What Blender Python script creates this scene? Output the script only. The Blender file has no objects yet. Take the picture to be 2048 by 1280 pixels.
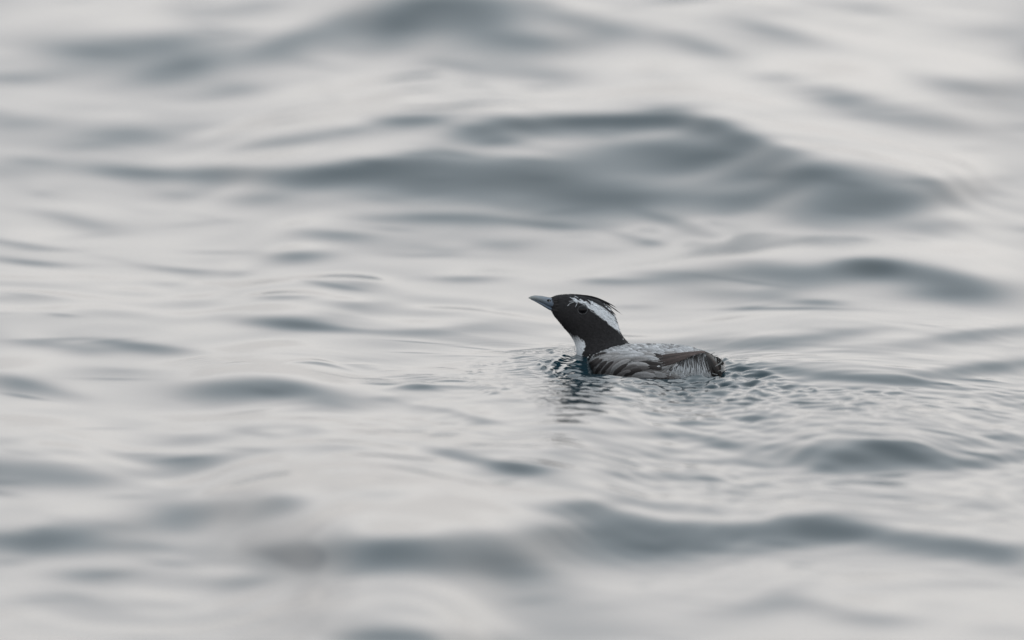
import bpy, bmesh, math, random
import numpy as np
from mathutils import Vector, noise
from mathutils.bvhtree import BVHTree

random.seed(7)
R = math.radians
sc = bpy.context.scene
C = sc.collection

# ------------------------------------------------------------------ camera, sky, sun, exposure
ELEV = R(8.5)                 # the lens looks down on the sea at a shallow angle from a boat
DIST = 21.0
K = 0.00061                   # metres covered by one photograph pixel at DIST
FPX = DIST / K
HC = DIST * math.sin(ELEV)    # height of the lens above the mean sea level
YC = -DIST * math.cos(ELEV)
cam_d = bpy.data.cameras.new('camera')
cam = bpy.data.objects.new('camera', cam_d)
C.objects.link(cam)
cam.location = (0, YC, HC)
cam.rotation_euler = (math.pi / 2 - ELEV, 0, 0)
cam_d.sensor_width = 36.0
cam_d.lens = 36.0 * FPX / 2048.0
cam_d.clip_start = 1.0
cam_d.clip_end = 9000.0
cam_d.dof.use_dof = True
cam_d.dof.aperture_fstop = 3.6
cam_d.dof.aperture_blades = 0
sc.camera = cam

world = bpy.data.worlds.new('World')
sc.world = world
world.use_nodes = True
wn = world.node_tree
for n in list(wn.nodes):
    wn.nodes.remove(n)
SUN_EL, SUN_AZ = R(52), R(20)      # veiled sun, high, ahead of the lens and a little right
wo = wn.nodes.new('ShaderNodeOutputWorld')
bg = wn.nodes.new('ShaderNodeBackground')
sky = wn.nodes.new('ShaderNodeTexSky')
sky.sky_type = 'NISHITA'
sky.sun_disc = False
sky.sun_elevation = SUN_EL
sky.sun_rotation = SUN_AZ
sky.dust_density = 4.0
sky.air_density = 1.0
# closed cloud cover: the Nishita sky shows faintly through an even pale deck
tc = wn.nodes.new('ShaderNodeTexCoord')
sep = wn.nodes.new('ShaderNodeSeparateXYZ')
ramp = wn.nodes.new('ShaderNodeValToRGB')
ramp.color_ramp.elements[0].position = 0.0
ramp.color_ramp.elements[0].color = (1.0, 0.95, 0.915, 1)
e0 = ramp.color_ramp.elements.new(0.42)
e0.color = (0.80, 0.873, 0.935, 1)
e1 = ramp.color_ramp.elements.new(0.22)
e1.color = (0.94, 0.92, 0.922, 1)
ramp.color_ramp.elements[-1].position = 0.8
ramp.color_ramp.elements[-1].color = (0.74, 0.84, 0.925, 1)
mul = wn.nodes.new('ShaderNodeVectorMath'); mul.operation = 'SCALE'
mul.inputs['Scale'].default_value = 12.4     # radiance of the cloud deck before the 0.1 strength
mix = wn.nodes.new('ShaderNodeMixRGB'); mix.inputs[0].default_value = 0.93
wn.links.new(tc.outputs['Generated'], sep.inputs[0])
wn.links.new(sep.outputs['Z'], ramp.inputs[0])
wn.links.new(ramp.outputs[0], mul.inputs[0])
wn.links.new(sky.outputs[0], mix.inputs[1])
wn.links.new(mul.outputs[0], mix.inputs[2])
wn.links.new(mix.outputs[0], bg.inputs[0])
bg.inputs[1].default_value = 0.1
wn.links.new(bg.outputs[0], wo.inputs[0])

sun_d = bpy.data.lights.new('sun', 'SUN')
sun_d.energy = 0.6
sun_d.angle = R(100)
sun_d.color = (1.0, 0.96, 0.9)
sun = bpy.data.objects.new('sun', sun_d)
C.objects.link(sun)
sdir = Vector((math.sin(SUN_AZ) * math.cos(SUN_EL), math.cos(SUN_AZ) * math.cos(SUN_EL), math.sin(SUN_EL)))
sun.rotation_euler = sdir.to_track_quat('Z', 'Y').to_euler()
sun.location = (3, 3, 8)

sc.view_settings.view_transform = 'Standard'
sc.view_settings.look = 'None'
sc.view_settings.exposure = 0.0
sc.view_settings.gamma = 1.0
sc.view_settings.use_curve_mapping = False
sc.cycles.use_denoising = True
sc.cycles.max_bounces = 6

# ------------------------------------------------------------------ helpers
def newmat(name):
    m = bpy.data.materials.new(name); m.use_nodes = True
    nt = m.node_tree
    b = nt.nodes['Principled BSDF']
    return m, nt, b

def mesh_obj(name, verts, faces, mat, parent=None, cols=None, uvs=None, smooth=True):
    me = bpy.data.meshes.new(name)
    me.from_pydata([tuple(v) for v in verts], [], faces)
    if smooth:
        me.polygons.foreach_set('use_smooth', [True] * len(me.polygons))
    if cols is not None:
        ca = me.color_attributes.new('Col', 'FLOAT_COLOR', 'POINT')
        c4 = np.ones((len(verts), 4), np.float32); c4[:, :3] = np.asarray(cols)
        ca.data.foreach_set('color', c4.ravel())
    if uvs is not None:
        ul = me.uv_layers.new(name='UV')
        idx = np.empty(len(me.loops), np.int32); me.loops.foreach_get('vertex_index', idx)
        ul.data.foreach_set('uv', np.asarray(uvs, np.float32)[idx].ravel())
    me.materials.append(mat)
    me.update()
    o = bpy.data.objects.new(name, me)
    C.objects.link(o)
    if parent is not None:
        o.parent = parent
    return o

# ------------------------------------------------------------------ the sea surface
# Wave faces that lean towards the lens: (x, y, half length, half height, tilt, steepness).
# The first numbers say where on the sea the face is seen; the march further down turns them into
# true distances and heights of one continuous water surface.
W = []
def S(*rows):
    W.extend(rows)
S((400,22,90,12,0,.5),(200,95,190,22,0,.55),(350,76,90,14,-4,.3),(20,155,90,8,0,.5),(350,135,90,12,-12,.35),(480,178,60,10,0,.25),
(560,85,90,15,-20,.4),(700,50,120,30,-12,.4),(770,42,40,18,0,.55),(920,6,130,18,0,.75),(1000,60,180,42,0,.45),(1090,85,90,12,3,.5),
(860,60,160,35,0,.3),(520,6,60,10,0,.3),(1170,45,80,12,15,.25),(1250,60,150,18,12,.3),(1420,95,70,10,15,.4),(1590,70,120,10,15,.35),
(1590,15,60,10,0,.2),(1960,62,90,10,0,.25),(1970,175,110,14,3,.5),(1880,160,100,10,12,.3),(1690,193,70,10,0,.45),(1750,225,130,20,12,.3),
(1900,250,120,14,12,.35),(1550,155,50,8,0,.2),(1320,205,120,10,0,.25),(1100,150,80,10,0,.2),(820,240,65,9,0,.7),(700,258,130,12,-9,.45),
(540,285,100,8,-7,.4),(260,265,90,10,0,.4),(370,248,100,8,0,.2),(40,245,60,8,0,.2),(980,258,90,15,-4,.85),(1140,240,150,9,0,.55),
(1300,238,150,9,0,.55),(1420,250,60,12,12,.6),(1250,270,250,20,0,.3),(1350,305,160,18,0,.6),(1480,275,100,10,15,.3),(1560,300,80,14,15,.3),
(280,345,100,9,4,.6),(440,345,90,10,0,.5),(590,352,110,14,0,.65),(760,330,130,14,-6,.6),(900,345,180,26,0,.5),(1060,335,120,15,0,.5),
(960,372,250,18,0,.3),(520,398,70,10,0,.5),(360,393,40,8,0,.3),(1250,400,120,15,0,.4),(1200,370,200,30,0,.25),(1660,350,100,22,0,.5),
(1560,365,130,30,0,.35),(1780,375,120,22,5,.5),(1910,372,60,14,0,.5),(1820,400,100,12,0,.45),(1660,425,110,18,0,.5),(1450,400,80,14,0,.4),
(1700,395,200,30,0,.2),(1500,330,120,20,8,.35),(1880,452,70,10,0,.45),(950,440,140,8,3,.35),(760,437,120,7,0,.25),(680,470,80,7,3,.45),
(1110,450,120,6,5,.3),(1010,490,50,7,0,.3),(900,500,50,6,0,.2),(1330,436,40,6,10,.32),(1390,455,40,7,8,.36),(1420,470,30,5,6,.3),
(1300,485,35,6,0,.5),(1270,475,60,4,12,.3),(1210,500,50,5,0,.2),(585,513,60,7,0,.5),(710,570,60,7,0,.45),(360,540,90,5,5,.5),
(340,568,40,5,0,.3),(560,595,90,4,0,.5),(930,558,90,6,0,.55),(720,610,80,7,0,.35),(580,640,100,9,0,.5),(50,490,80,5,8,.5),
(70,525,90,5,5,.6),(190,450,60,8,8,.35),(110,430,90,6,6,.22),(60,590,100,5,6,.4),(1230,565,80,5,0,.4),(1370,552,110,9,0,.5),
(1550,550,130,17,0,.5),(1725,528,60,10,0,.65),(1640,555,90,18,0,.45),(1500,525,80,8,0,.3),(1840,545,120,14,8,.5),(1960,575,100,18,5,.5),
(1880,590,100,10,0,.3),(1470,590,100,9,0,.3),(1640,605,60,5,0,.4),(1560,618,140,3,0,.3),(1560,680,130,9,-3,.4),(1480,690,90,9,0,.3),
(1700,660,90,6,0,.25),(1870,680,120,10,-8,.35),(1990,665,90,8,-6,.4),(1900,745,150,10,-7,.45),(2000,730,90,8,-5,.4),(1680,745,130,9,3,.4),
(1750,760,120,6,4,.3),(600,650,100,7,3,.5),(720,662,140,6,3,.35),(880,660,100,7,-5,.35),(1000,665,100,12,0,.35),(300,695,110,7,6,.6),
(170,700,60,8,5,.45),(70,685,60,6,0,.35),(30,765,60,12,8,.75),(140,790,60,10,12,.35),(430,775,100,13,0,.55),(560,770,80,13,5,.5),
(660,795,90,13,12,.4),(240,745,120,8,0,.25),(480,790,150,14,0,.25),(870,818,80,6,8,.4),(960,840,40,6,12,.55),(620,855,40,7,0,.4),
(510,858,50,7,0,.3),(360,875,60,8,0,.3),(370,922,70,10,0,.5),(70,935,130,17,0,.45),(180,960,110,13,0,.35),(20,880,50,8,0,.3),
(640,905,80,9,0,.3),(900,905,50,7,10,.5),(1010,930,90,8,8,.65),(700,945,40,6,0,.25),(560,998,60,12,0,.6),(430,1020,150,20,0,.4),
(770,990,80,13,0,.5),(680,1045,60,12,-12,.4),(500,1025,100,22,0,.3),(60,1080,100,13,0,.6),(180,1060,110,20,0,.45),(250,1095,100,10,0,.35),
(800,1100,90,22,0,.7),(640,1115,100,20,0,.55),(930,1080,100,25,0,.45),(700,1095,150,20,0,.25),(960,1125,100,20,0,.45),(500,1110,80,12,0,.3),
(180,1150,80,10,0,.5),(470,1165,90,10,0,.5),(230,1215,120,12,0,.25),(650,1235,100,10,0,.3),(850,1275,130,12,0,.5),(700,1270,80,10,0,.3),
(1650,902,60,12,0,.65),(1780,892,90,12,0,.65),(1850,910,80,11,8,.5),(1740,918,110,13,0,.4),(1980,918,90,7,-10,.45),(1990,880,100,7,0,.25),
(1650,935,30,6,0,.4),(1524,832,45,7,0,.5),(1430,850,60,5,0,.3),(1460,810,50,4,0,.3),(1270,910,50,7,8,.4),(1040,935,60,8,10,.5),
(1390,955,100,6,4,.6),(1780,992,80,6,0,.4),(1960,1005,70,8,0,.25),(1620,962,60,6,0,.25),(1120,1020,70,9,0,.35),(1200,1005,60,9,0,.4),
(1250,1050,130,23,6,.5),(1120,1065,80,12,0,.5),(1400,1075,150,23,0,.45),(1290,1100,120,15,0,.4),(1640,1045,100,17,0,.5),(1560,1070,100,19,0,.4),
(1760,1070,130,17,6,.5),(1900,1090,120,14,4,.55),(2010,1105,60,12,5,.55),(1080,1110,100,36,0,.35),(1560,1180,60,9,-10,.3),(1530,1210,70,11,0,.4),
(1680,1220,100,13,10,.4),(1800,1240,90,10,0,.3),(1850,1170,130,10,0,.25),(1450,1225,80,10,0,.3),(1980,1250,70,10,0,.3),
(1250,840,70,4,4,.25),(1180,865,60,5,3,.25),(1330,870,80,5,3,.3),(1600,865,60,5,5,.3),(1720,845,60,4,5,.3),(1880,850,80,5,6,.3),(1960,820,60,4,4,.3),
(1450,890,60,5,4,.3),(1230,950,50,5,6,.35),(1500,925,40,5,8,.3),(1130,900,60,6,8,.3))
# wavelets thrown up round the bird
NB = []
def N(*rows):
    NB.extend(rows)
N((1059,712,6,1.2,4,.8),(1070,711,5,1.5,0,.5),(1082,708,6,1,0,.6),(1100,711,9,2,4,.95),(1097,706,7,1,0,.6),(1120,706,9,1.5,0,.6),
(1147,702,8,2.5,0,.7),(1152,709,3,6,0,.9),(1142,711,7,1.2,-12,.85),(1145,716,6,1.2,0,.75),(1138,722,6,1.5,-18,.75),(1120,717,6,1.4,4,.9),
(1128,724,4,2.2,0,1),(1103,718,4,1,0,.8),(1077,718,6,.8,0,.5),(1043,721,14,1.2,-8,.45),(1081,730,4,1,0,.9),(1078,736,4,1.1,15,.9),
(1087,739,3.5,1,18,1),(1098,733,8,1.5,10,1.),(1108,737,6,1.2,8,1.),(1105,731,5,1.2,12,.9),(1114,735,5,1.6,0,1.),(1103,743,5,1.2,18,1),
(1100,746,5,.8,0,.9),(1110,748,3,1.4,0,.9),(1104,752,5,1.8,6,1.),(1112,751,5,1.4,0,1),(1121,731,4,1.2,-10,.9),(1150,738,14,2.4,0,1.1),
(1146,745,18,4,0,1.4),(1154,750,14,3,0,1.4),(1130,743,6,2,0,1),(1128,748,4,1.5,0,1),(1155,731,6,3,0,1.),(1115,762,10,1,2,.7),
(1100,764,12,.8,-6,.5),(1175,755,20,1,0,.9),(1062,775,10,.7,-15,.3),(1055,748,16,3,15,.28),(1040,741,18,2,10,.22),(1170,776,10,.8,5,.7),(1190,778,12,.8,3,.6),
(840,685,60,.6,4,.3),(960,697,60,.6,8,.3),(1030,710,15,.6,5,.4),(830,706,50,.7,1,.25),(930,712,70,.7,1,.2),(640,726,50,2.5,2,.35),
(820,754,60,1.1,-3,.5),(840,758,45,1.3,0,.6),(860,762,55,1.4,-1,.6),(900,765,45,1.6,-2,.6),(760,763,50,1.4,-6,.4),(770,770,45,2.0,-4,.5),
(830,778,45,4,0,.45),(880,776,60,3,-2,.35),(990,787,12,1.5,-18,.55),(1010,778,12,1.4,-18,.4),(975,784,8,1.2,-5,.5),(1020,771,10,1,-8,.35),
(940,748,9,1.2,0,.45),(960,744,6,1,0,.45),(930,757,10,1,-6,.35),(958,729,4,.8,0,.4),(970,731,4,.8,0,.4),(985,729,4,.8,0,.4),(1000,730,4,.8,-10,.45),(1010,726,6,.8,-20,.45),
(1450,731,6,2.4,0,.85),(1455,740,8,2.6,8,.7),(1478,742,7,1.3,8,.7),(1472,757,10,2,15,.6),(1450,764,25,2.6,12,.5),(1470,775,25,2.6,16,.6),
(1490,772,30,1.3,10,.5),(1515,765,20,1.3,16,.75),(1540,771,12,1.5,15,.75),(1495,756,12,1.4,8,.5),(1520,750,25,1.8,12,.5),(1545,756,15,1.8,8,.55),
(1535,781,15,1.3,8,.7),(1510,785,10,2.2,10,.65),(1545,790,8,1.4,6,.6),(1575,782,14,1.3,5,.7),(1600,785,8,1.2,4,.7),(1607,780,7,1,4,.65),
(1622,779,6,1,0,.65),(1630,782,4,1,4,.75),(1580,772,10,.8,5,.55),(1612,791,8,1,0,.5),(1500,798,12,1.4,2,.5),(1480,808,35,1.5,2,.5),
(1390,757,20,2,0,1.),(1385,763,24,2.4,3,1.2),(1430,760,7,3,8,1.1),(1415,773,18,3,8,.45),(1372,790,10,1.3,10,.6),(1405,789,10,2.4,0,.5),
(1440,787,15,2.4,0,.4),(1310,773,14,1.4,3,.45),(1290,766,16,1,0,.45),(1335,779,18,1,5,.4),(1260,764,10,1.2,-10,.4),(1240,771,10,1,-18,.4),
(1680,790,14,1,0,.45),(1700,797,12,1,0,.5),(1745,792,16,1,0,.5),(1735,806,12,1.5,0,.6),(1720,800,16,1,0,.4),(1860,812,24,1.2,2,.6),(1790,785,24,1,-3,.35),
(1650,800,20,1.2,2,.4),(1600,806,24,1.3,2,.3),(1900,770,30,1,-3,.45),(1960,762,40,1,-4,.35),(1700,820,20,1.5,2,.35))
S((1215,768,75,8,0,.16),(910,1205,90,24,0,.14),(1140,905,55,7,0,.16),(1130,968,60,10,0,.2),(1010,1100,90,26,0,.35),(720,1105,120,22,0,.25),(560,1105,110,20,0,.3),(1180,824,110,14,0,.17),(1180,862,110,20,0,.19),(1180,920,100,24,0,.13),(1180,970,100,24,0,.11))
for i in range(9):      # a fan of capillary waves left of the bow ripple
    N((722 + i * 9, 729 + i * 2.7, 36, .8, -10 + i * .8, .34 - .012 * i))
for i in range(7):
    N((395 + i * 13, 718 + i * 1.9, 36, .7, 3 + i * .4, .26))
for i in range(6):
    N((945 + i * 5, 765 + i * 2.6, 16, .7, -22, .3))
rng = np.random.RandomState(11)
PX0, PX1, PY0, PY1 = -700, 2750, -520, 1800
n = 0
while n < 420:          # the same sea outside the part that was looked at
    x, y = rng.uniform(PX0, PX1), rng.uniform(PY0, PY1)
    if -120 < x < 2168 and -60 < y < 1330:
        continue
    S((x, y, rng.uniform(60, 150), rng.uniform(8, 22), rng.uniform(-10, 12), rng.uniform(.25, .6)))
    n += 1
for i in range(260):    # broad, hardly leaning faces under everything
    x, y = rng.uniform(PX0, PX1), rng.uniform(PY0, PY1)
    far_ = min(abs(y - 700) / 350, 1)
    S((x, y, rng.uniform(80, 220), rng.uniform(8, 16 + 26 * far_), rng.uniform(-6, 10), rng.uniform(.04, .23)))
for i in range(520):    # thin mid-grey wavelets between the swells
    x, y = rng.uniform(PX0, PX1), rng.uniform(PY0, PY1)
    if 900 < x < 1700 and 640 < y < 860: continue
    S((x, y, rng.uniform(25, 90), rng.uniform(2, 5), rng.uniform(-5, 9), rng.uniform(.07, .27)))
for i in range(1100):   # faint unevenness everywhere
    x, y = rng.uniform(PX0, PX1), rng.uniform(PY0, PY1)
    S((x, y, rng.uniform(25, 90), rng.uniform(3, 9), rng.uniform(-8, 12), rng.uniform(-.07, .09)))

rg2 = np.random.RandomState(23)
for i in range(330):
    x = rg2.uniform(-1250, -660) if i % 2 else rg2.uniform(2710, 3300)
    S((x, rg2.uniform(PY0, PY1), rg2.uniform(60, 150), rg2.uniform(6, 20), rg2.uniform(-8, 10), rg2.uniform(.1, .5)))
PX0, PX1 = -1252, 3301
DU, DV = 3.0, 1.25
us = np.arange(PX0, PX1 + 1, DU)
vs = np.arange(PY1, PY0 - 1, -DV)        # from the near edge to the far edge
Sm = np.zeros((len(vs), len(us)), np.float32)
for (cx, cy, L, T, a, st) in W:
    sl, stt = L * (.80 if T >= 7 else .66), max(T, .9) * (1.35 if T >= 7 else 1.1 if T >= 4 else .85)
    ta = math.tan(R(a))
    ext = 4.6 * sl; eyt = 4.4 * stt * 1.3 + abs(ta) * ext
    i0, i1 = np.searchsorted(us, [cx - ext, cx + ext])
    j0, j1 = np.searchsorted(-vs, [-(cy + eyt), -(cy - eyt)])
    if i1 <= i0 or j1 <= j0: continue
    uu = us[i0:i1][None, :] - cx
    # every wave front bends a little
    bend = (((cx * 13.7 + cy * 7.1) % 2.0) - 1.0) * 0.35 * T
    vv = vs[j0:j1][:, None] - cy - ta * uu - bend * (uu / (sl + 1e-6)) ** 2 * 0.6
    sg = np.where(vv < 0, stt * 0.75, stt * 1.25)
    Sm[j0:j1, i0:i1] += st * (1.1 if T >= 4 else 1.6) * np.exp(-0.5 * (uu / sl) ** 2 - 0.5 * (vv / sg) ** 2)
Sp = np.maximum(Sm, 0)
dd = Sp / (1 + Sp ** 3.2) ** (1 / 3.2) + np.minimum(Sm, 0)
dd = np.clip(dd, -.25, 0.985)

def fresnel(g):
    ci = np.sin(g); si2 = 1 - ci ** 2
    ct = np.sqrt(1 - si2 / 1.33 ** 2)
    rs = (ci - 1.33 * ct) / (ci + 1.33 * ct); rp = (ct - 1.33 * ci) / (ct + 1.33 * ci)
    return 0.5 * (rs ** 2 + rp ** 2)
gt = np.radians(np.linspace(1.5, 75, 600)); Ft = fresnel(gt)
G0 = R(8.0)
F0 = fresnel(np.array([G0]))[0]
gg = np.interp(-(F0 * (1 - 0.93 * dd)), -Ft, gt)      # angle between view and water face
gg = np.clip(gg, R(2.0), R(38))
Ys = np.zeros_like(gg); Hs = np.zeros_like(gg)
al = ELEV + np.arctan((vs - 640) / FPX)
h = np.zeros(len(us)); y = YC + HC / math.tan(al[0]) + h
LEAK = 0.75
HW = 20
def boxs(a, w):
    c = np.cumsum(np.concatenate([np.full(w + 1, a[0]), a, np.full(w, a[-1])]))
    return (c[2 * w + 1:] - c[:-2 * w - 1]) / (2 * w + 1)
for j in range(len(vs)):
    Ys[j] = y; Hs[j] = h
    if j == len(vs) - 1: break
    a_ = al[j]; da = al[j] - al[j + 1]
    hs = boxs(boxs(boxs(h, HW), HW), HW)
    hm = h.mean(); s_ = np.tan(gg[j] - a_) - hm / 2.5 - (hs - hm) / LEAK - (h - hs) * 2.5      # narrow humps die out quickly, swells slowly
    lim = math.tan(R(6.1) - a_); s_ = lim + .025 * np.logaddexp(0, (s_ - lim) / .025)
    dy = (y - YC) / math.cos(a_) ** 2 * da / (math.tan(a_) + s_)
    y = y + dy
    h = HC - (y - YC) * math.tan(al[j + 1])
    for _ in range(10):
        hp = np.pad(h, 1, mode='edge'); h = h + .25 * (hp[2:] + hp[:-2] - 2 * h)    # surface tension: no sharp steps sideways
    y = YC + (HC - h) / math.tan(al[j + 1])

def sea_at(px, py):
    i = int(round((px - PX0) / DU)); col = Ys[:, i]
    j = int(round((PY1 - py) / DV))
    yy, hh = float(Ys[j, i]), float(Hs[j, i])
    return (px - 1024) / FPX * (yy - YC) / math.cos(ELEV), yy, hh

# regular world grid -------------------------------------------------
def graded(segments, far, grow=1.22):
    out = []
    for (a, b, st) in segments:
        out.extend(list(np.arange(a, b - st * 0.5, st)))
    out.append(segments[-1][1])
    out = np.array(out)
    st = segments[-1][2]; x = out[-1]; hi = []
    while x < far:
        st *= grow; x += st; hi.append(x)
    st = segments[0][2]; x = out[0]; lo = []
    while x > -far:
        st *= grow; x -= st; lo.append(x)
    return np.concatenate([np.array(lo[::-1]), out, np.array(hi)])
ax0, ay0, ah0 = sea_at(1290, 756)
gx = graded([(-1.35, -.72, .012), (-.72, -.06, .0032), (-.06, .46, .0015), (.46, .72, .0032), (.72, 1.35, .012)], 2500)
gy = graded([(-4.4, -3.3, .03), (-3.3, ay0 - .55, .0065), (ay0 - .55, ay0 + .55, .0028), (ay0 + .55, 1.6, .005), (1.6, 3.9, .009), (3.9, 7.4, .04)], 4000)
Hc = np.empty((len(gy), len(us)))
for i in range(len(us)):
    Hc[:, i] = np.interp(gy, Ys[:, i], Hs[:, i])
HH = np.empty((len(gy), len(gx)))
for j in range(len(gy)):
    xw = (us - 1024) / FPX * max(gy[j] - YC, .5) / math.cos(ELEV)
    HH[j] = np.interp(gx, xw, Hc[j])
X, Y = np.meshgrid(gx, gy)
def sstep(a, b, v):
    t = np.clip((v - a) / (b - a), 0, 1); return t * t * (3 - 2 * t)
# free-running swell for the rest of the sea
inside = (1 - sstep(.76, 1.30, np.abs(X))) * sstep(-4.3, -3.7, Y) * (1 - sstep(5.6, 7.2, Y))
gen = np.zeros_like(HH)
r2 = np.random.RandomState(3)
far = 1.0 / (1.0 + (np.hypot(X, Y) / 40.0) ** 2)
for i in range(34):
    lam = 0.35 * (1.17 ** i) if i < 20 else 0.35 * (1.17 ** (i - 17))
    th = r2.normal(0, .45) + math.pi / 2
    kx, ky = 2 * math.pi / lam * math.cos(th), 2 * math.pi / lam * math.sin(th)
    cell = np.maximum(np.gradient(gx)[None, :] * abs(math.cos(th)), np.gradient(gy)[:, None] * abs(math.sin(th)))
    gen += 0.0035 * lam * np.cos(kx * X + ky * Y + r2.uniform(0, 6.28)) * np.exp(-(cell / lam * 3.2) ** 2)
hmean = np.interp(gy, Ys.mean(1), Hs.mean(1)) * np.exp(-(np.maximum(gy - 6.5, 0) / 5) ** 2) * np.exp(-(np.minimum(gy + 4.3, 0) / 5) ** 2)
gen = gen + hmean[:, None] * np.exp(-(X / 5) ** 2)
HH = HH * inside + gen * (1 - inside)

def ripple(px, py, rx, ry, l0, l1, slope, seed, spread=3.14, sharp=0, main=math.pi / 2, bound=None):
    """short waves of wavelengths l0..l1 in an elliptical patch rx by ry metres"""
    cx, cy, _ = sea_at(px, py)
    i0, i1 = np.searchsorted(gx, [cx - 2.4 * rx, cx + 2.4 * rx]); j0, j1 = np.searchsorted(gy, [cy - 2.4 * ry, cy + 2.4 * ry])
    xx, yy = X[j0:j1, i0:i1], Y[j0:j1, i0:i1]
    m = np.exp(-((xx - cx) / rx) ** 2 - ((yy - cy) / ry) ** 2)
    r = np.random.RandomState(seed); N = 36; z = np.zeros_like(xx)
    wx = 0.25 * l1 * np.sin(xx * 2 / l1 + seed) ; wy = 0.25 * l1 * np.cos(yy * 1.7 / l1 + xx * 1.1 / l1 + seed)
    for i in range(N):
        lam = l0 * (l1 / l0) ** r.uniform(); th = main + r.uniform(-1, 1) * spread * .5
        k = 2 * math.pi / lam
        z += lam * np.cos(k * math.cos(th) * (xx + wx) + k * math.sin(th) * (yy + wy) + r.uniform(0, 6.28))
    z *= slope / (2 * math.pi) / math.sqrt(N / 2)
    if sharp:
        s = np.std(z) + 1e-9
        z = z - sharp * (np.abs(z) - s * .8) * 0.6
    if bound:      # the disturbed water ends along the edge of the wake
        cx_ = np.array([sea_at(p, q)[0] for p, q in bound]); cy_ = np.array([sea_at(p, q)[1] for p, q in bound])
        yl = np.interp(xx, cx_, cy_); m = m * (1 - sstep(0, .05, yy - yl))
    HH[j0:j1, i0:i1] += z * m
RW = [(1440, 722), (1500, 745), (1560, 762), (1640, 782), (1760, 786), (2040, 770)]
LWK = [(900, 742), (990, 736), (1030, 718), (1060, 708), (1120, 702), (1160, 697)]
def hump(x0, y0, hgt, sl_, sr_, sf, sb, ta=0.0):
    """a low ridge: left/right and front/back widths in metres, ta turns its crest"""
    dx = X - x0; dy = Y - y0 - ta * dx
    g = np.exp(-.5 * (dx / np.where(dx < 0, sl_, sr_)) ** 2 - .5 * (dy / np.where(dy < 0, sf, sb)) ** 2)
    HH[:] += hgt * g
for (px_, py_, L_, T_, a_, st_) in NB:
    st_ = min(st_ * 1.15, 1.25); d_ = min(st_ / (1 + st_ ** 3.2) ** (1 / 3.2), .97)
    g_ = float(np.interp(-(F0 * (1 - .93 * d_)), -Ft, gt)); g_ = min(g_, R(36))
    sx, sy, _ = sea_at(px_, py_ - T_ * .6)
    sf = max(2.0 * T_ * K / math.sin(g_) * .62, .0028); sb = max(2.2 * sf, .012)
    A_ = (math.tan(g_ - ELEV) + .02) * sf / .6 * (1.45 if px_ > 1170 else .8 if px_ > 1124 else 1.25)
    lx = L_ * K * (.75 if px_ > 1035 else .62)
    i0, i1 = np.searchsorted(gx, [sx - 4.5 * lx, sx + 4.5 * lx]); j0, j1 = np.searchsorted(gy, [sy - 4.5 * sf - .06, sy + 4.5 * sb + .06])
    ddx = X[j0:j1, i0:i1] - sx
    ddy = Y[j0:j1, i0:i1] - sy + ddx * math.tan(R(a_)) / math.sin(g_) * .6 + (ddx / lx) ** 2 * sf * .5
    HH[j0:j1, i0:i1] += A_ * np.exp(-.5 * (ddx / lx) ** 2 - .5 * (ddy / np.where(ddy < 0, sf, sb)) ** 2)
def xw(px): return sea_at(px, 756)[0]
hump(xw(1112), ay0 + .120, .0075, .032, .016, .055, .06)          # bow wave
hump(xw(1465), ay0 + .060, .0070, .016, .045, .030, .06, -.35)   # water heaped up behind the tail
hump(xw(1395), ay0 - .006, .0045, .020, .016, .009, .03)
ripple(1095, 728, .055, .20, .010, .026, .085, 1, 1.6, .5, bound=LWK)
ripple(1138, 715, .03, .10, .008, .018, .10, 12, 1.4, .3)
ripple(1290, 775, .10, .12, .012, .036, .14, 2, 2.4, .6)
ripple(1180, 790, .08, .16, .012, .036, .06, 3, 2.6, .3)
ripple(1240, 757, .07, .035, .010, .032, .17, 21, 2.4, .4)
ripple(1400, 758, .06, .04, .010, .032, .20, 22, 2.4, .4)
ripple(1400, 775, .06, .15, .012, .036, .17, 4, 2.4, .6)
ripple(1490, 765, .09, .20, .018, .055, .14, 5, 2.2, .7, 1.9, bound=RW)
ripple(1600, 785, .11, .20, .016, .045, .085, 6, 2.2, .7, 1.8, bound=RW)
ripple(1760, 800, .16, .24, .016, .045, .055, 7, 2.0, .6, bound=RW)
ripple(1450, 850, .35, .45, .03, .12, .040, 8, 2.6)
ripple(1700, 900, .35, .60, .03, .12, .045, 9, 2.6)
ripple(990, 745, .06, .22, .014, .030, .02, 10, 1.4)
ripple(1000, 300, .9, 3.0, .12, .35, .012, 14, 1.6)
ripple(1000, 1000, .9, 2.4, .10, .30, .014, 15, 1.8)

# the bird rides in the hollow behind a low crest
BACK = .10
def xat(px): return sea_at(px, 756)[0]
hb = ah0 - BACK * math.tan(ELEV)
pxl = 1290 + (X - ax0) / K
hwid = np.interp(pxl, [1161, 1180, 1202, 1262, 1340, 1397, 1440], [.008, .031, .038, .043, .036, .023, .006])
yend = ay0 + BACK + .062 - .112 * np.clip((pxl - 1160) / 280, 0, 1) + hwid
wx_ = sstep(xat(1174), xat(1196), X) * (1 - sstep(xat(1436), xat(1452), X))
wy_ = sstep(ay0 - .002, ay0 + .012, Y) * (1 - sstep(0, .04, Y - yend))
HH = HH - np.maximum(HH - (ah0 - (Y - ay0) * math.tan(ELEV) - .0015), 0) * wx_ * wy_
nx, ny = len(gx), len(gy)
print('sea grid', nx, ny, 2 * (nx - 1) * (ny - 1), 'anchor', ax0, ay0, ah0, 'h range', HH.min(), HH.max())
me = bpy.data.meshes.new('sea')
me.vertices.add(nx * ny)
me.vertices.foreach_set('co', np.stack([X, Y, HH], -1).astype(np.float32).ravel())
ii = (np.arange(ny - 1)[:, None] * nx + np.arange(nx - 1)[None, :]).ravel()
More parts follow.
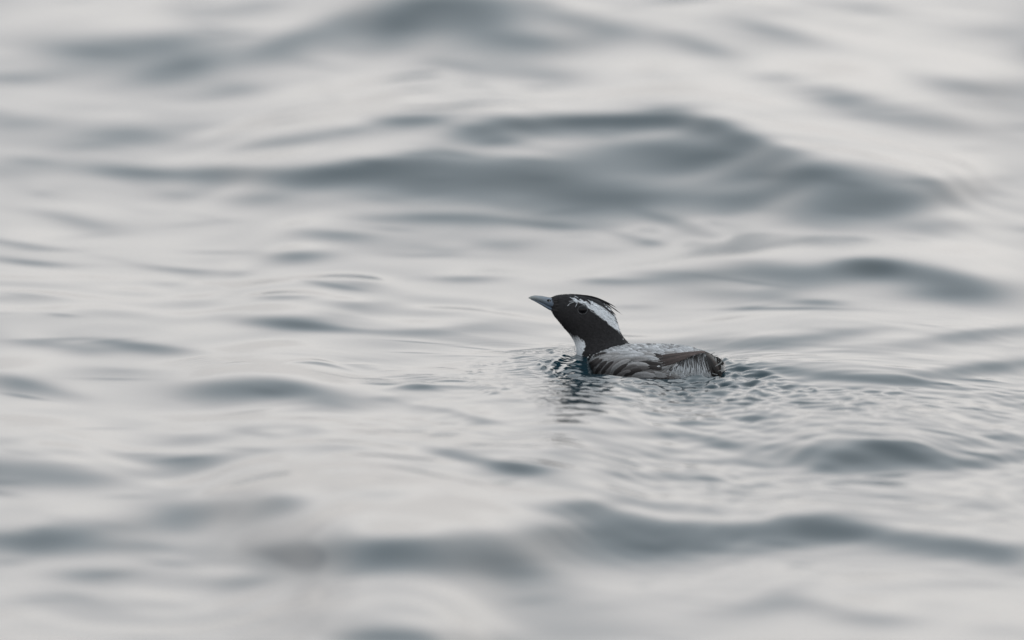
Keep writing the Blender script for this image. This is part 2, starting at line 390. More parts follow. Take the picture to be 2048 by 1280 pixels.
quads = np.stack([ii, ii + 1, ii + nx + 1, ii + nx], -1).astype(np.int32)
me.loops.add(quads.size); me.loops.foreach_set('vertex_index', quads.ravel())
me.polygons.add(len(quads))
me.polygons.foreach_set('loop_start', np.arange(0, quads.size, 4, dtype=np.int32))
me.polygons.foreach_set('use_smooth', np.ones(len(quads), bool))
me.update(calc_edges=True)
mw, nt, b = newmat('sea_water')
b.inputs['Base Color'].default_value = (0.003, 0.022, 0.032, 1)
b.inputs['Roughness'].default_value = 0.09
b.inputs['IOR'].default_value = 1.333
me.materials.append(mw)
sea = bpy.data.objects.new('sea', me); C.objects.link(sea)
sea['kind'] = 'structure'
sea['label'] = 'calm pale grey sea with soft dark swells and ripples round the bird'

# ------------------------------------------------------------------ the bird
BY, BH = ay0 + BACK, hb
AX = ax0 * (ay0 + BACK - YC) / (ay0 - YC)
cam_d.dof.focus_distance = math.hypot(BY + .03 - YC, HC - BH)
SC = K * (BY - YC) / (DIST * math.cos(ELEV)) # metres per photo pixel at the bird
ce, se = math.cos(ELEV), math.sin(ELEV)
def P(px, py, yl):
    """bird coordinates from a traced outline point and its depth"""
    return Vector(((px - 1290) * SC, yl, ((756 - py) * SC - yl * se) / ce))
def topx(v):
    return 1290 + v[0] / SC, 756 - (v[2] * ce + v[1] * se) / SC
bird = bpy.data.objects.new('murrelet', None); C.objects.link(bird)
bird.location = (AX, BY, BH)
bird.empty_display_size = .05
bird['label'] = 'small black-headed seabird with white head stripe and grey back swimming on the water'
bird['category'] = 'seabird'

def depth_of(px):             # the body lies askew: breast away from the lens, tail nearer
    t = min(max((px - 1160) / 280.0, 0), 1)
    return .062 + (-.050 - .062) * t

def ring(cen, a, b_, n=36, sq=2.0):
    out = []
    for i in range(n):
        t = 2 * math.pi * i / n
        c, s = math.cos(t), math.sin(t)
        c = math.copysign(abs(c) ** (2 / sq), c); s = math.copysign(abs(s) ** (2 / sq), s)
        out.append(cen + a * c + b_ * s)
    return out
def loft(rings):
    n = len(rings[0]); V = [v for r in rings for v in r]; F = []
    for k in range(len(rings) - 1):
        for i in range(n):
            j = (i + 1) % n
            F.append((k * n + i, k * n + j, (k + 1) * n + j, (k + 1) * n + i))
    F.append(tuple(range(n))[::-1]); F.append(tuple((len(rings) - 1) * n + i for i in range(n)))
    return V, F
def resample(rows, n):
    rows = np.array(rows, float); t = np.arange(len(rows)); tt = np.linspace(0, len(rows) - 1, n)
    # Catmull-Rom
    out = []
    for s in tt:
        i = min(int(s), len(rows) - 2); f = s - i
        p0 = rows[max(i - 1, 0)]; p1 = rows[i]; p2 = rows[i + 1]; p3 = rows[min(i + 2, len(rows) - 1)]
        out.append(0.5 * ((2 * p1) + (-p0 + p2) * f + (2 * p0 - 5 * p1 + 4 * p2 - p3) * f * f + (-p0 + 3 * p1 - 3 * p2 + p3) * f ** 3))
    return np.array(out)
# trunk: x, top, bottom, half width (mm)
TR = [(1161, 738, 775, 8), (1167, 722, 795, 21), (1180, 711, 812, 31), (1202, 702, 824, 38), (1232, 695, 832, 42), (1262, 689.5, 835, 43),
      (1300, 688.5, 832, 41), (1340, 689, 822, 36), (1372, 692, 805, 30), (1397, 699, 788, 23), (1416, 706, 775, 17), (1431, 716, 768, 11), (1440, 726, 762, 6)]
rings = []
for (x, t, bt, w) in resample(TR, 34):
    yl = depth_of(x); c = P(x, (t + bt) / 2, yl)
    rings.append(ring(c, Vector((0, w / 1000, 0)), Vector((0, 0, (bt - t) / 2 * SC / ce)), 40, 2.15))
V1, F1 = loft(rings)
# neck and head: crown-side point, throat-side point, half width (mm)
HD = [(1103, 595, 1101, 618, 2.2), (1109, 592.2, 1106, 627.5, 6.2), (1120, 589.8, 1112, 636, 10.2), (1140, 588.6, 1120, 645.5, 13.6), (1165, 590.3, 1127.5, 655, 15.3),
      (1192, 597.5, 1133, 661, 16), (1214, 610.5, 1139, 668, 16), (1229, 629, 1144, 675, 16), (1236, 647, 1148.5, 683, 16), (1241, 663, 1151.5, 692, 17),
      (1249, 677, 1153, 702, 19), (1262, 690, 1155, 716, 23), (1276, 706, 1158, 735, 27), (1286, 728, 1162, 762, 28)]
rings = []
NK = .060
for (fx, fy, bx, by, w) in resample(HD, 44):
    A_, B_ = P(fx, fy, NK), P(bx, by, NK)
    rings.append(ring((A_ + B_) / 2, Vector((0, w / 1000, 0)), (A_ - B_) / 2, 36, 2.1))
V2, F2 = loft(rings)
bm_v = V1 + V2; bm_f = F1 + [tuple(i + len(V1) for i in f) for f in F2]
tmp = bpy.data.meshes.new('tmp'); tmp.from_pydata([tuple(v) for v in bm_v], [], bm_f)
bmm = bmesh.new(); bmm.from_mesh(tmp); bmesh.ops.recalc_face_normals(bmm, faces=bmm.faces); bmm.to_mesh(tmp); bmm.free()
to = bpy.data.objects.new('tmp', tmp); C.objects.link(to)
md = to.modifiers.new('r', 'REMESH'); md.mode = 'VOXEL'; md.voxel_size = .0009
ms = to.modifiers.new('s', 'SMOOTH'); ms.factor = .5; ms.iterations = 4
dg = bpy.context.evaluated_depsgraph_get()
ev = to.evaluated_get(dg).to_mesh()
bv = np.empty(len(ev.vertices) * 3); ev.vertices.foreach_get('co', bv); bv = bv.reshape(-1, 3)
bf = [tuple(p.vertices) for p in ev.polygons]
to.evaluated_get(dg).to_mesh_clear()
bpy.data.objects.remove(to)

# colour of the plumage by place ------------------------------------
BLACK, DARKB, WHITE = np.array((.025, .0235, .0245)), np.array((.030, .025, .024)), np.array((.74, .76, .78))
GREY, GREYD, BROWN = np.array((.42, .42, .42)), np.array((.12, .112, .108)), np.array((.055, .042, .038))
def seg_d(px, py, pts):
    """distance to a polyline whose points carry a half width; below 0 is inside"""
    best = np.full(px.shape, 1e9)
    for (x0, y0, w0), (x1, y1, w1) in zip(pts[:-1], pts[1:]):
        dx, dy = x1 - x0, y1 - y0; t = np.clip(((px - x0) * dx + (py - y0) * dy) / (dx * dx + dy * dy), 0, 1)
        d = np.hypot(px - x0 - t * dx, py - y0 - t * dy) - (w0 + (w1 - w0) * t)
        best = np.minimum(best, d)
    return best
STRIPE = [(1145, 595, .8), (1151, 600, 3.0), (1163, 603.5, 3.6), (1172, 607.5, 4), (1181.5, 613.5, 6), (1194, 620, 8), (1205, 627.5, 9), (1214, 634, 9.5), (1224, 643, 9), (1232, 653, 6), (1238.5, 664, 2)]
STRIPE2 = [(1175, 599.5, 1.5), (1186, 604, 4), (1196, 611.5, 5), (1210, 621, 6), (1224, 633, 7)]
def inpoly(px, py, poly):
    ins = np.zeros(px.shape, bool); n = len(poly)
    for i in range(n):
        x0, y0 = poly[i]; x1, y1 = poly[(i + 1) % n]
        c = ((y0 > py) != (y1 > py)) & (px < (x1 - x0) * (py - y0) / (y1 - y0 + 1e-12) + x0)
        ins ^= c
    return ins
THROAT = [(1120, 664), (1138, 664), (1144, 670), (1152, 671), (1160, 676), (1168, 682), (1172, 690), (1168, 703), (1165, 712), (1162, 724), (1159, 760), (1120, 760)]
GREYP = [(1262, 682), (1252, 689), (1236, 692.5), (1217, 697.5), (1200, 704.5), (1184, 712), (1176, 724), (1170, 744), (1170, 800), (1500, 800), (1500, 650), (1262, 650)]
TAILW = [(1338, 742), (1352, 727), (1368, 716), (1384, 708), (1404, 703), (1413, 708), (1416, 722), (1420, 738), (1422, 756), (1420, 775), (1338, 775)]
def plumage(px, py, jit=0.0):
    nz = np.array([noise.noise((x * .22, y * .22, 3.1)) for x, y in zip(px, py)])
    nz2 = np.array([noise.noise((x * .06, y * .35, 9.1)) for x, y in zip(px, py)])
    jx = px + nz * (3.0 + jit) ; jy = py + nz2 * (3.0 + jit)
    col = np.tile(BLACK, (len(px), 1)) * (1 + .25 * nz[:, None])
    g = inpoly(jx, py + nz * 1.2, GREYP)
    # light mantle above, browner and darker down the flank
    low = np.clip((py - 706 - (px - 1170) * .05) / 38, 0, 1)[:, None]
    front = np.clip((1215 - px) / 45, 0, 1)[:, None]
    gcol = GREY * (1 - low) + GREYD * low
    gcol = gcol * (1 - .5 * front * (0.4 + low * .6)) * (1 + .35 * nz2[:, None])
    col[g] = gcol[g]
    tw = inpoly(jx, jy, TAILW)
    st = np.array([noise.noise(((x - 1400) / (np.abs(y - 690) + 8) * 9, y * .03, 5.5)) for x, y in zip(px, py)])
    tcol = WHITE * .75 * np.clip(1.0 - 1.9 * np.clip(st + .38 - (py - 712) / 55, 0, 1), .06, 1)[:, None]
    col[tw] = tcol[tw]
    dk = (px > 1414) & ~tw & (py > 704)
    col[dk] = DARKB * (1 + nz[dk, None])
    s = np.minimum(seg_d(px, py, STRIPE), seg_d(px, py, STRIPE2)) + nz * 2.2
    al_ = (px * .78 + py * .63); ac_ = (-px * .63 + py * .78)
    ns_ = np.array([noise.noise((a * .07, c_ * .55, 2.2)) for a, c_ in zip(al_, ac_)])
    s = s + .8 + ns_ * 3.6
    w = np.clip(.5 - s / 2.0, 0, 1)[:, None] * np.clip(1.05 - np.maximum(ns_, 0) * .5, .3, 1)[:, None]
    w = w * (py < 690)[:, None]
    col = col * (1 - w) + WHITE * w
    th = inpoly(jx, jy, THROAT)
    grad = np.clip((py - 662) / 22, .25, 1)[:, None]
    col[th] = (WHITE * grad)[th]
    return np.clip(col, .004, .9)
bpx = 1290 + bv[:, 0] / SC; bpy_ = 756 - (bv[:, 2] * ce + bv[:, 1] * se) / SC

mf, nt, b = newmat('plumage')            # body plumage: colour by place, fine down relief
b.inputs['Roughness'].default_value = .75
b.inputs['Specular IOR Level'].default_value = .25
at = nt.nodes.new('ShaderNodeAttribute'); at.attribute_name = 'Col'
tx = nt.nodes.new('ShaderNodeTexCoord'); mp = nt.nodes.new('ShaderNodeMapping'); mp.inputs['Scale'].default_value = (300, 900, 900)
nz = nt.nodes.new('ShaderNodeTexNoise'); nz.inputs['Scale'].default_value = 1.0; nz.inputs['Detail'].default_value = 4
mr = nt.nodes.new('ShaderNodeMapRange'); mr.inputs['To Min'].default_value = .6; mr.inputs['To Max'].default_value = 1.4
mm = nt.nodes.new('ShaderNodeVectorMath'); mm.operation = 'SCALE'
bp = nt.nodes.new('ShaderNodeBump'); bp.inputs['Strength'].default_value = .5; bp.inputs['Distance'].default_value = .0006
nt.links.new(tx.outputs['Object'], mp.inputs[0]); nt.links.new(mp.outputs[0], nz.inputs['Vector'])
nt.links.new(nz.outputs['Fac'], mr.inputs['Value']); nt.links.new(at.outputs['Color'], mm.inputs[0]); nt.links.new(mr.outputs[0], mm.inputs['Scale'])
nt.links.new(mm.outputs[0], b.inputs['Base Color']); nt.links.new(nz.outputs['Fac'], bp.inputs['Height']); nt.links.new(bp.outputs[0], b.inputs['Normal'])

mq, nt, b = newmat('feather_vane')       # single feathers: barbs run off the shaft
b.inputs['Roughness'].default_value = .6
b.inputs['Specular IOR Level'].default_value = .3
at = nt.nodes.new('ShaderNodeAttribute'); at.attribute_name = 'Col'
uv = nt.nodes.new('ShaderNodeUVMap'); uv.uv_map = 'UV'
mp = nt.nodes.new('ShaderNodeMapping'); mp.inputs['Scale'].default_value = (3, 9, 1)
oi = nt.nodes.new('ShaderNodeObjectInfo')
nz = nt.nodes.new('ShaderNodeTexNoise'); nz.noise_dimensions = '4D'; nz.inputs['Scale'].default_value = 1.0; nz.inputs['Detail'].default_value = 3
ml = nt.nodes.new('ShaderNodeMath'); ml.operation = 'MULTIPLY'; ml.inputs[1].default_value = 50
mr = nt.nodes.new('ShaderNodeMapRange'); mr.inputs['From Min'].default_value = .25; mr.inputs['From Max'].default_value = .75; mr.inputs['To Min'].default_value = .74; mr.inputs['To Max'].default_value = 1.22
mm = nt.nodes.new('ShaderNodeVectorMath'); mm.operation = 'SCALE'
nt.links.new(oi.outputs['Random'], ml.inputs[0]); nt.links.new(ml.outputs[0], nz.inputs['W'])
nt.links.new(uv.outputs[0], mp.inputs[0]); nt.links.new(mp.outputs[0], nz.inputs['Vector']); nt.links.new(nz.outputs['Fac'], mr.inputs['Value'])
nt.links.new(at.outputs['Color'], mm.inputs[0]); nt.links.new(mr.outputs[0], mm.inputs['Scale']); nt.links.new(mm.outputs[0], b.inputs['Base Color'])

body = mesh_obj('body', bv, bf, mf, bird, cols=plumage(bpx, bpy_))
bvh = BVHTree.FromPolygons([tuple(v) for v in bv], bf)
VD = Vector((0, ce, -se))                # the way we look at the bird
def onbody(px, py, guess=None):
    o = P(px, py, 0) - VD * .3
    hit, nrm, idx, d = bvh.ray_cast(o, VD)
    if hit is None:
        if guess is None:
            hit, nrm, idx, d = bvh.find_nearest(P(px, py, depth_of(px)))
            return P(px, py, hit.y), nrm
        return P(px, py, guess.y), Vector((0, -.6, .8))
    return hit, nrm

# real feathers -----------------------------------------------------
def feather(name, pts, w, col, lift=(.0004, .0016), edge=1.12, shaft=.75, tip=.35, ns=9, parent=bird, mat=mq, camber=.18, label=None, basek=.6):
    """a curved vane along three traced points, laid on the body and rising towards its tip"""
    p = np.array(pts, float); V = []; U = []; Cc = []; last = None
    cw = [-1, -.55, 0, .55, 1]
    for i in range(ns + 1):
        t = i / ns
        c = (1 - t) ** 2 * p[0] + 2 * t * (1 - t) * p[1] + t * t * p[2]
        d = 2 * (1 - t) * (p[1] - p[0]) + 2 * t * (p[2] - p[1]); d /= (np.hypot(*d) + 1e-9)
        nrm2 = np.array((-d[1], d[0]))
        ww = w * (min(1, .35 + t / .35) if t < .35 else 1.0)
        if t > 1 - tip: ww *= math.sqrt(max(0, 1 - ((t - 1 + tip) / tip) ** 2)) * .97 + .03
        ctr, nr = onbody(c[0], c[1], last); last = ctr
        for k in cw:
            q = c + nrm2 * k * ww * .5
            h_, n_ = onbody(q[0], q[1], ctr)
            l = lift[0] + (lift[1] - lift[0]) * t + (1 - k * k) * ww * SC * camber * .5
            yq = .5 * h_.y + .5 * ctr.y
            v = P(q[0], q[1], yq) - VD * (l + .0004)
            V.append(v); U.append((k * .5 + .5, t * 2))
            f = shaft if k == 0 else (edge if abs(k) == 1 or t > .93 else 1.0)
            Cc.append(np.array(col) * f * (1 - basek * (1 - t) ** 1.5))  # base darkened: shade between overlapping feathers painted in, dark streaks on the undertail
    F = []
    for i in range(ns):
        for k in range(4):
            a = i * 5 + k
            F.append((a, a + 1, a + 6, a + 5))
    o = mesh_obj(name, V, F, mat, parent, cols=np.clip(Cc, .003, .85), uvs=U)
    if label: o['label'] = label
    return o
rf = random.Random(5)
def jit(c, a=.15):
    k = 1 + rf.uniform(-a, a); return [v * k for v in c]
g1, g2, g3, g4 = (.46, .46, .465), (.33, .32, .315), (.14, .128, .124), (.036, .03, .028)
# flank feathers low by the water, each arching back over the next
FL = [((1192, 752), (1196, 736), (1214, 722), 9, g4), ((1204, 753), (1206, 738), (1228, 722), 8, g4), ((1214, 752), (1218, 738), (1238, 722), 9, g3),
      ((1172, 742), (1180, 728), (1200, 716), 8, g4), ((1178, 748), (1184, 732), (1206, 718), 8, g4), ((1228, 754), (1232, 742), (1256, 728), 10, g4),
      ((1240, 752), (1252, 732), (1276, 732), 9, g3), ((1222, 746), (1232, 726), (1262, 720), 9, g2), ((1234, 756), (1244, 745), (1262, 742), 9, g3),
      ((1248, 754), (1262, 742), (1284, 740), 10, g4), ((1240, 742), (1262, 724), (1299, 731), 10, g2), ((1252, 748), (1272, 732), (1300, 736), 9, g3),
      ((1262, 757), (1282, 744), (1312, 753), 12, g2), ((1282, 756), (1302, 742), (1334, 754), 12, g2), ((1300, 752), (1322, 744), (1350, 757), 10, g3),
      ((1270, 752), (1290, 747), (1310, 745), 8, g3), ((1320, 748), (1334, 745), (1350, 752), 7, g2), ((1330, 752), (1345, 748), (1362, 756), 8, g2),
      ((1316, 742), (1328, 734), (1340, 728), 4, (.5, .5, .5)), ((1336, 746), (1345, 738), (1356, 728), 4, (.55, .55, .56))]
for a, b_, c, w, col in FL:
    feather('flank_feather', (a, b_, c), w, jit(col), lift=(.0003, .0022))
# wing coverts and scapulars, rows up the side
CV = [((1205, 730), (1222, 716), (1250, 712), 8, g2), ((1218, 732), (1236, 718), (1264, 716), 8, g2), ((1230, 722), (1250, 712), (1280, 713), 9, g1),
      ((1250, 726), (1272, 713), (1298, 719), 9, g2), ((1262, 720), (1288, 711), (1318, 719), 9, (.44, .44, .445)), ((1268, 730), (1290, 722), (1316, 728), 7, g4),
      ((1290, 729), (1305, 726), (1322, 730), 8, g4), ((1288, 734), (1305, 733), (1324, 738), 9, g4), ((1196, 718), (1212, 709), (1240, 707), 8, g2),
      ((1186, 716), (1196, 708), (1214, 706), 6, g4), ((1240, 713), (1262, 705), (1290, 709), 8, g1), ((1262, 710), (1285, 704), (1312, 711), 8, g2),
      ((1285, 711), (1303, 707), (1326, 713), 7, g4), ((1190, 724), (1204, 714), (1226, 712), 7, g2), ((1300, 704), (1312, 699), (1330, 704), 8, (.5, .5, .51)),
      ((1212, 712), (1234, 702), (1262, 703), 8, g1), ((1272, 702), (1292, 697), (1316, 702), 8, g1), ((1318, 706), (1332, 704), (1350, 706), 6, g2)]
for a, b_, c, w, col in CV:
    feather('wing_covert', (a, b_, c), w, jit(col), lift=(.0003, .0024))
# small mantle feathers, overlapping from the neck backwards
spots = []
for row in range(6):
    for i in range(20):
        x = 1212 + i * 9.6 + (row % 2) * 4.8 + rf.uniform(-2, 2)
        top = np.interp(x, [1200, 1232, 1262, 1300, 1340, 1372, 1397], [704, 695.5, 690.5, 689.5, 690, 693, 700])
        y_ = top + 1.2 + row * 3.3 + rf.uniform(-.8, .8)
        if y_ > 712 or (x > 1320 and y_ > 716 - (x - 1320) * .17 - 3) or y_ < 698 - (x - 1215) * .18: continue
        spots.append((x, y_))
for x, y_ in spots:
    s = 12 + rf.uniform(-2, 4); dy = rf.uniform(.5, 2.6) * (1 if x > 1300 else .4)
    col = jit((.53, .53, .54) if rf.random() < .85 else (.24, .23, .23), .22)
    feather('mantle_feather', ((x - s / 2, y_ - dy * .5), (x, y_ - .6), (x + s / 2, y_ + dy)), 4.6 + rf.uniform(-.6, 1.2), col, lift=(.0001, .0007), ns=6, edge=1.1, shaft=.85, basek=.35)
# folded flight feathers, meeting in an arch above the tail
br, br2 = (.060, .046, .042), (.088, .066, .060)
for (a, b_, c, w, col, l) in [((1312, 714), (1355, 708), (1412, 703.5), 6, br2, .007), ((1314, 719), (1355, 712), (1404, 704.5), 6, br, .0075), ((1316, 724), (1350, 716), (1394, 706.5), 5.5, br2, .007),
                              ((1318, 729), (1350, 720), (1384, 710), 5, br, .006), ((1322, 733), (1348, 725), (1376, 713.5), 4.2, br, .005)]:
    feather('flight_feather', (a, b_, c), w, col, lift=(.002, l), edge=1.7, shaft=1.6, tip=.15, camber=.1)
# rump edge and tail
for (a, b_, c, w, col) in [((1398, 702), (1416, 704), (1430, 722), 4.5, (.16, .145, .135)), ((1404, 704), (1420, 710), (1436, 732), 4.5, (.10, .088, .08)), ((1410, 708), (1424, 716), (1438, 742), 5, br),
                           ((1414, 714), (1424, 726), (1436, 752), 7, (.02, .017, .016)), ((1430, 714), (1440, 719), (1447, 729), 5, (.02, .017, .016)), ((1432, 740), (1440, 746), (1448, 753), 6, (.02, .017, .016)), ((1418, 722), (1430, 734), (1441, 754), 6, (.03, .026, .024)), ((1424, 718), (1438, 720), (1445, 731), 6, (.022, .018, .017)),
                           ((1412, 712), (1418, 726), (1424, 750), 5, (.018, .015, .015)), ((1426, 738), (1436, 744), (1444, 755), 5, (.05, .045, .043))]:
    feather('tail_feather', (a, b_, c), w, col, lift=(.001, .004))
wh, dkk = (.50, .51, .52), (.03, .028, .028)
arch_x, arch_y = [1342, 1352, 1362, 1374, 1388, 1402, 1412], [736, 728, 722, 715, 709, 705.5, 708]
for i in range(64):
    t = (i + rf.uniform(-.5, .5)) / 63; t = min(max(t, 0), 1)
    ax = 1344 + 70 * t; ay = float(np.interp(ax, arch_x, arch_y)) + rf.uniform(0, 7)
    bx_ = 1334 + 90 * t ** 1.05 + rf.uniform(-3, 3); by_ = rf.uniform(739, 756) if i % 3 else rf.uniform(728, 742)
    by_ = max(by_, ay + 10)
    c = wh if i % 3 else (.035, .032, .031)
    if t > .9: c = (.03, .027, .026)
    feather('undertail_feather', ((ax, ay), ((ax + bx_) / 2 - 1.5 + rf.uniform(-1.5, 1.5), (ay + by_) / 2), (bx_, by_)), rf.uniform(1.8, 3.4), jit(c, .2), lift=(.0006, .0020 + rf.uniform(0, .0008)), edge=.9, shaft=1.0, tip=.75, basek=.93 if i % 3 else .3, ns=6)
# crest plumes
CR = [((1160, 590.5), (1200, 594), (1242, 627), 2.0), ((1158, 590), (1196, 592), (1234, 616), 3.2), ((1172, 593), (1208, 603), (1234, 632), 2.2), ((1174, 596), (1206, 606), (1229, 632), 4.2),
      ((1150, 593), (1174, 594), (1182, 610), 4.5), ((1168, 591), (1204, 597), (1222, 612), 4.6), ((1186, 603), (1210, 611), (1232, 636), 1.5), ((1166, 590.5), (1206, 597), (1246, 631), 1.2), ((1190, 599), (1214, 605), (1237, 625), 1.4), ((1176, 594), (1204, 601), (1226, 620), 2.4), ((1144, 590.5), (1170, 590.5), (1196, 600), 4.5)]
for a, b_, c, w in CR:
    feather('crest_plume', (a, b_, c), w, (.016, .015, .017), lift=(.0012, .0022), edge=1, shaft=1, tip=.75)
for a, b_, c, w in [((1192, 600), (1204, 603), (1216, 613), 1.4), ((1200, 605), (1216, 614), (1229, 627), 3.0), ((1150, 600), (1144, 597), (1139, 594), .8), ((1152, 602), (1145, 602), (1138, 603), .8),
                    ((1150, 603), (1144, 606), (1138, 607), .8), ((1156, 603), (1154, 609), (1151, 614), .9), ((1140, 608), (1137, 610), (1135, 612), .9), ((1158, 597), (1154, 594), (1149, 592), .9)]:
    o = feather('crest_plume', (a, b_, c), w, (.68, .70, .72), lift=(.0012, .0018), edge=1, shaft=1, tip=.6, label='short white plume in the head stripe')
for a, b_, c, w in [((1115, 595), (1108, 594.5), (1101, 595.5), 3), ((1116, 599), (1109, 599), (1102, 600), 4), ((1116, 604), (1110, 604), (1104, 604), 4), ((1118, 610), (1112, 609), (1107, 609.5), 4),
                    ((1117, 622), (1110, 620.5), (1102, 618.5), 4), ((1120, 617), (1114, 616), (1110, 615.5), 3)]:
    feather('face_feather', (a, b_, c), w, (.026, .024, .024), lift=(.0012, .0030), edge=1, shaft=1, tip=.8, ns=6, basek=0)
# free wisps at the tail
for a, b_, c in [((1430, 722), (1431, 716), (1428, 711)), ((1436, 724), (1438, 718), (1434, 712)), ((1440, 728), (1443, 720), (1441, 714)), ((1432, 726), (1430, 720), (1432, 714)), ((1438, 730), (1441, 724), (1444, 720)),
                 ((1336, 744), (1346, 741), (1356, 750)), ((1352, 744), (1362, 743), (1372, 752)), ((1348, 752), (1340, 744), (1334, 740)), ((1370, 752), (1380, 748), (1388, 744)), ((1406, 746), (1418, 752), (1434, 757)),
                 ((1340, 740), (1346, 734), (1354, 725)), ((1428, 734), (1434, 730), (1446, 722)), ((1432, 744), (1440, 740), (1449, 738)), ((1424, 716), (1428, 712), (1436, 709)), ((1420, 710), (1424, 706), (1430, 705)),
                 ((1418, 742), (1424, 748), (1436, 750)), ((1358, 736), (1350, 744), (1354, 752)), ((1312, 746), (1324, 744), (1338, 751)), ((1326, 740), (1336, 736), (1344, 728))]:
    feather('wisp_feather', (a, b_, c), 1.3, (.42, .42, .41), lift=(.003, .005), edge=1, shaft=1, tip=.5, ns=6)

# down: thousands of tiny feather tips lying over the whole body
fc = np.array([np.mean(bv[list(f)], axis=0) for f in bf[::1]])
fpx = 1290 + fc[:, 0] / SC; fpy = 756 - (fc[:, 2] * ce + fc[:, 1] * se) / SC
sel = np.where(fpy < 765)[0]
rs = np.random.RandomState(2); sel = rs.choice(sel, min(15000, len(sel)), replace=False)
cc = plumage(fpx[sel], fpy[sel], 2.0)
V = []; F = []; CL = []
for q, i in enumerate(sel):
    p = Vector(fc[i]); h_, n_, _, _ = bvh.find_nearest(p)
    x_, y_ = fpx[i], fpy[i]
    if x_ > 1165 and y_ > 690: d2 = Vector((1, 0, -.10 + rs.normal(0, .12)))
    elif x_ < 1165 and y_ > 640: d2 = Vector((.5, 0, -.9))
    else:
        d2 = Vector((.85, 0, -.45 - max(0, (y_ - 630)) * .012))
    if x_ > 1345 and y_ > 712: d2 = Vector((-.15 + (x_ - 1395) * .008, 0, -1))
    d = (d2 - n_ * d2.dot(n_)); d.normalize()
    L_ = rs.uniform(.0018, .0036); wd = rs.uniform(.00025, .0005) * (1.6 if x_ > 1180 and y_ > 690 else 1)
    s_ = d.cross(n_); k = len(V)
    l0 = .0002
    V += [p - s_ * wd + n_ * l0, p + s_ * wd + n_ * l0, p + d * L_ * .55 + s_ * wd * .8 + n_ * (l0 + .00035), p + d * L_ * .55 - s_ * wd * .8 + n_ * (l0 + .00035), p + d * L_ + n_ * (l0 + .0005)]
    F += [(k, k + 1, k + 2, k + 3), (k + 3, k + 2, k + 4)]
    c = cc[q] * rs.uniform(.7, 1.3); CL += [c * .8, c * .8, c, c, c * 1.15]
dn = mesh_obj('down', V, F, mf, bird, cols=np.clip(CL, .003, .85))
dn['kind'] = 'stuff'

# bill ---------------------------------------------------------------
mbill, nt, b = newmat('bill_horn')
b.inputs['Roughness'].default_value = .38
at = nt.nodes.new('ShaderNodeAttribute'); at.attribute_name = 'Col'
tx = nt.nodes.new('ShaderNodeTexCoord'); nz = nt.nodes.new('ShaderNodeTexNoise'); nz.inputs['Scale'].default_value = 350
mr = nt.nodes.new('ShaderNodeMapRange'); mr.inputs['To Min'].default_value = .8; mr.inputs['To Max'].default_value = 1.2
mm = nt.nodes.new('ShaderNodeVectorMath'); mm.operation = 'SCALE'
nt.links.new(tx.outputs['Object'], nz.inputs['Vector']); nt.links.new(nz.outputs['Fac'], mr.inputs['Value'])
nt.links.new(at.outputs['Color'], mm.inputs[0]); nt.links.new(mr.outputs[0], mm.inputs['Scale']); nt.links.new(mm.outputs[0], b.inputs['Base Color'])
def mandible(name, rows, dark_top, cols):
    rr = []; cl = []
    for (x, t, x2, bt, w) in resample(rows, 22):
        A_, B_ = P(x, t, NK), P(x2, bt, NK)
        rg = ring((A_ + B_) / 2, Vector((0, w / 1000, 0)), (A_ - B_) / 2, 24, 2.0)
        rr.append(rg)
        for i in range(24):
            s = math.sin(2 * math.pi * i / 24)
            f = min(max((x - 1057) / 45, 0), 1)
            c = np.array(cols[0]) * (1 - f) + np.array(cols[1]) * f
            if dark_top and s > .9: c = np.array((.05, .055, .065))
            if s < -.95: c = c * .6
            cl.append(c)
    V, F = loft(rr)
    return mesh_obj(name, V, F, mbill, bird, cols=cl)
up = mandible('upper_mandible', [(1057, 595.3, 1057.3, 596.8, .25), (1062, 592.6, 1063, 598.6, 1.0), (1071, 591, 1071.5, 600.6, 2.0), (1084, 592, 1083, 604.5, 3.0), (1096, 594.3, 1094, 610, 4.0), (1105, 596, 1105, 615.5, 5.6), (1113, 602, 1113, 617.5, 6.4)], True, [(.30, .315, .30), (.15, .185, .235)])
lo = mandible('lower_mandible', [(1061, 597.6, 1061.5, 599.2, .3), (1070, 600.2, 1071, 603.8, 1.2), (1083, 604.2, 1083, 610.6, 2.2), (1093, 609, 1091, 615.5, 3.2), (1103, 613.5, 1100, 620.5, 4.8), (1113, 616.5, 1110, 623, 5.4)], False, [(.13, .15, .18), (.08, .11, .15)])
def ellipsoid(name, c, r, mat, parent, seg=20, rings_=12, rot=None, col=None):
    bmx = bmesh.new(); bmesh.ops.create_uvsphere(bmx, u_segments=seg, v_segments=rings_, radius=1)
    V = []
    for v in bmx.verts:
        q = Vector((v.co.x * r[0], v.co.y * r[1], v.co.z * r[2]))
        if rot is not None: q.rotate(rot)
        V.append(q + c)
    bmx.verts.index_update(); F = [tuple(v.index for v in f.verts) for f in bmx.faces]; bmx.free()
    return mesh_obj(name, V, F, mat, parent, cols=None if col is None else [col] * len(V))
md_, nt, b = newmat('wet_black'); b.inputs['Base Color'].default_value = (.004, .0035, .004, 1); b.inputs['Roughness'].default_value = .18; b.inputs['Specular IOR Level'].default_value = .22
mlid, nt, b = newmat('eyelid_skin'); b.inputs['Base Color'].default_value = (.055, .055, .058, 1); b.inputs['Roughness'].default_value = .5
from mathutils import Euler
bvb = BVHTree.FromPolygons([tuple(v.co) for v in up.data.vertices], [tuple(p.vertices) for p in up.data.polygons])
h_, n_, _, _ = bvb.ray_cast(P(1098.5, 601.5, 0) - VD * .3, VD)
ellipsoid('nostril', h_, (.0026, .0008, .0016), md_, up, rot=Euler((0, .35, 0)))
h_, n_ = onbody(1165.5, 620.3)
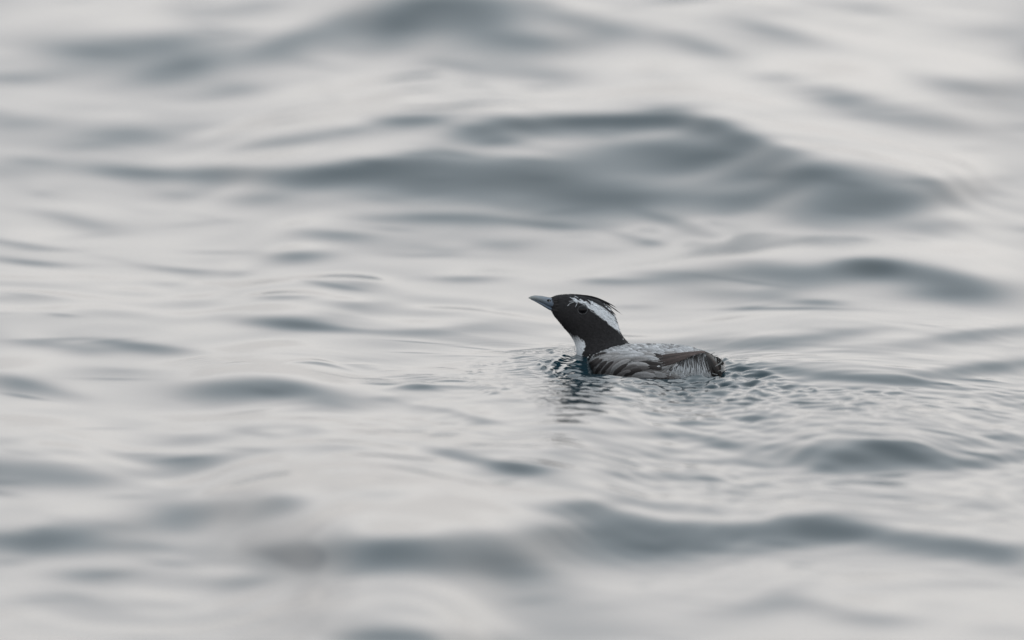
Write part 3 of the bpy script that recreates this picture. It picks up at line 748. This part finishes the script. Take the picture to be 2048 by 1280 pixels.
eye = ellipsoid('eye', h_ + Vector((0, .0016, 0)), (.0056, .0034, .0049), md_, bird, 28, 18)
V = []; F = []; NN, MM = 36, 8
for i in range(NN):
    a = 2 * math.pi * i / NN
    ux, uz = math.cos(a), math.sin(a)
    hh2, nn2 = onbody(1165.5 + ux * 9.6, 620.3 - uz * 8.4)
    for j in range(MM):
        t = 2 * math.pi * j / MM
        V.append(Vector((hh2.x, hh2.y, hh2.z)) + Vector((ux * math.cos(t) * .0005, -math.sin(t) * .0006, uz * math.cos(t) * .0005)))
for i in range(NN):
    for j in range(MM):
        F.append((i * MM + j, ((i + 1) % NN) * MM + j, ((i + 1) % NN) * MM + (j + 1) % MM, i * MM + (j + 1) % MM))
mesh_obj('eyelid', V, F, mlid, eye)

# water drops ----------------------------------------------------------
mdrop, nt, b = newmat('water_drop')
b.inputs['Base Color'].default_value = (1, 1, 1, 1); b.inputs['Roughness'].default_value = .02; b.inputs['IOR'].default_value = 1.333
b.inputs['Transmission Weight'].default_value = .6
b.inputs['Coat Weight'].default_value = 1
DR = [(1317, 733, 4.2, 1.9, 'large pale oval water drop on the dark flank below the folded wing'),
      (1176.6, 715, 1.5, 1.9, 'largest bead of water on the black breast side beside the grey shoulder'),
      (1180, 710.5, 1.1, 1.1, 'small bead of water uppermost on the black breast side'),
      (1170.7, 737, 1.1, 1.1, 'small bead of water low on the black breast near the waterline'),
      (1201.5, 734.5, 1.6, 1.2, 'bead of water on the grey-brown lower flank feathers'),
      (1167.5, 731, 1.0, 1.2, 'tiny bead of water at the front edge of the breast'),
      (1247, 679, 1.1, 1.7, 'bead of water on the black nape above the grey back'),
      (1324, 697, 1.5, .9, 'bead of water on the grey mantle at the top of the back'),
      (1098.8, 602.4, 1.2, 1.2, 'bright bead of water at the nostril of the bill')]
for (x, y_, rx, rz, lab) in DR:
    if x < 1105:
        h_, n_, _, _ = bvb.ray_cast(P(x, y_, 0) - VD * .3, VD)
    else:
        h_, n_ = onbody(x, y_)
    o = ellipsoid('water_droplet', Vector((0, 0, 0)), (rx * SC * .9, min(rx, rz) * SC * .9, rz * SC * .9), mdrop, None, 14, 8)
    off = .003 if x in (1317,) else .0014
    if x < 1105: off = .0006
    o.location = Vector((AX, BY, BH)) + h_ - VD * off
    o['label'] = lab; o['category'] = 'water drop'; o['group'] = 'beads of water on the bird'
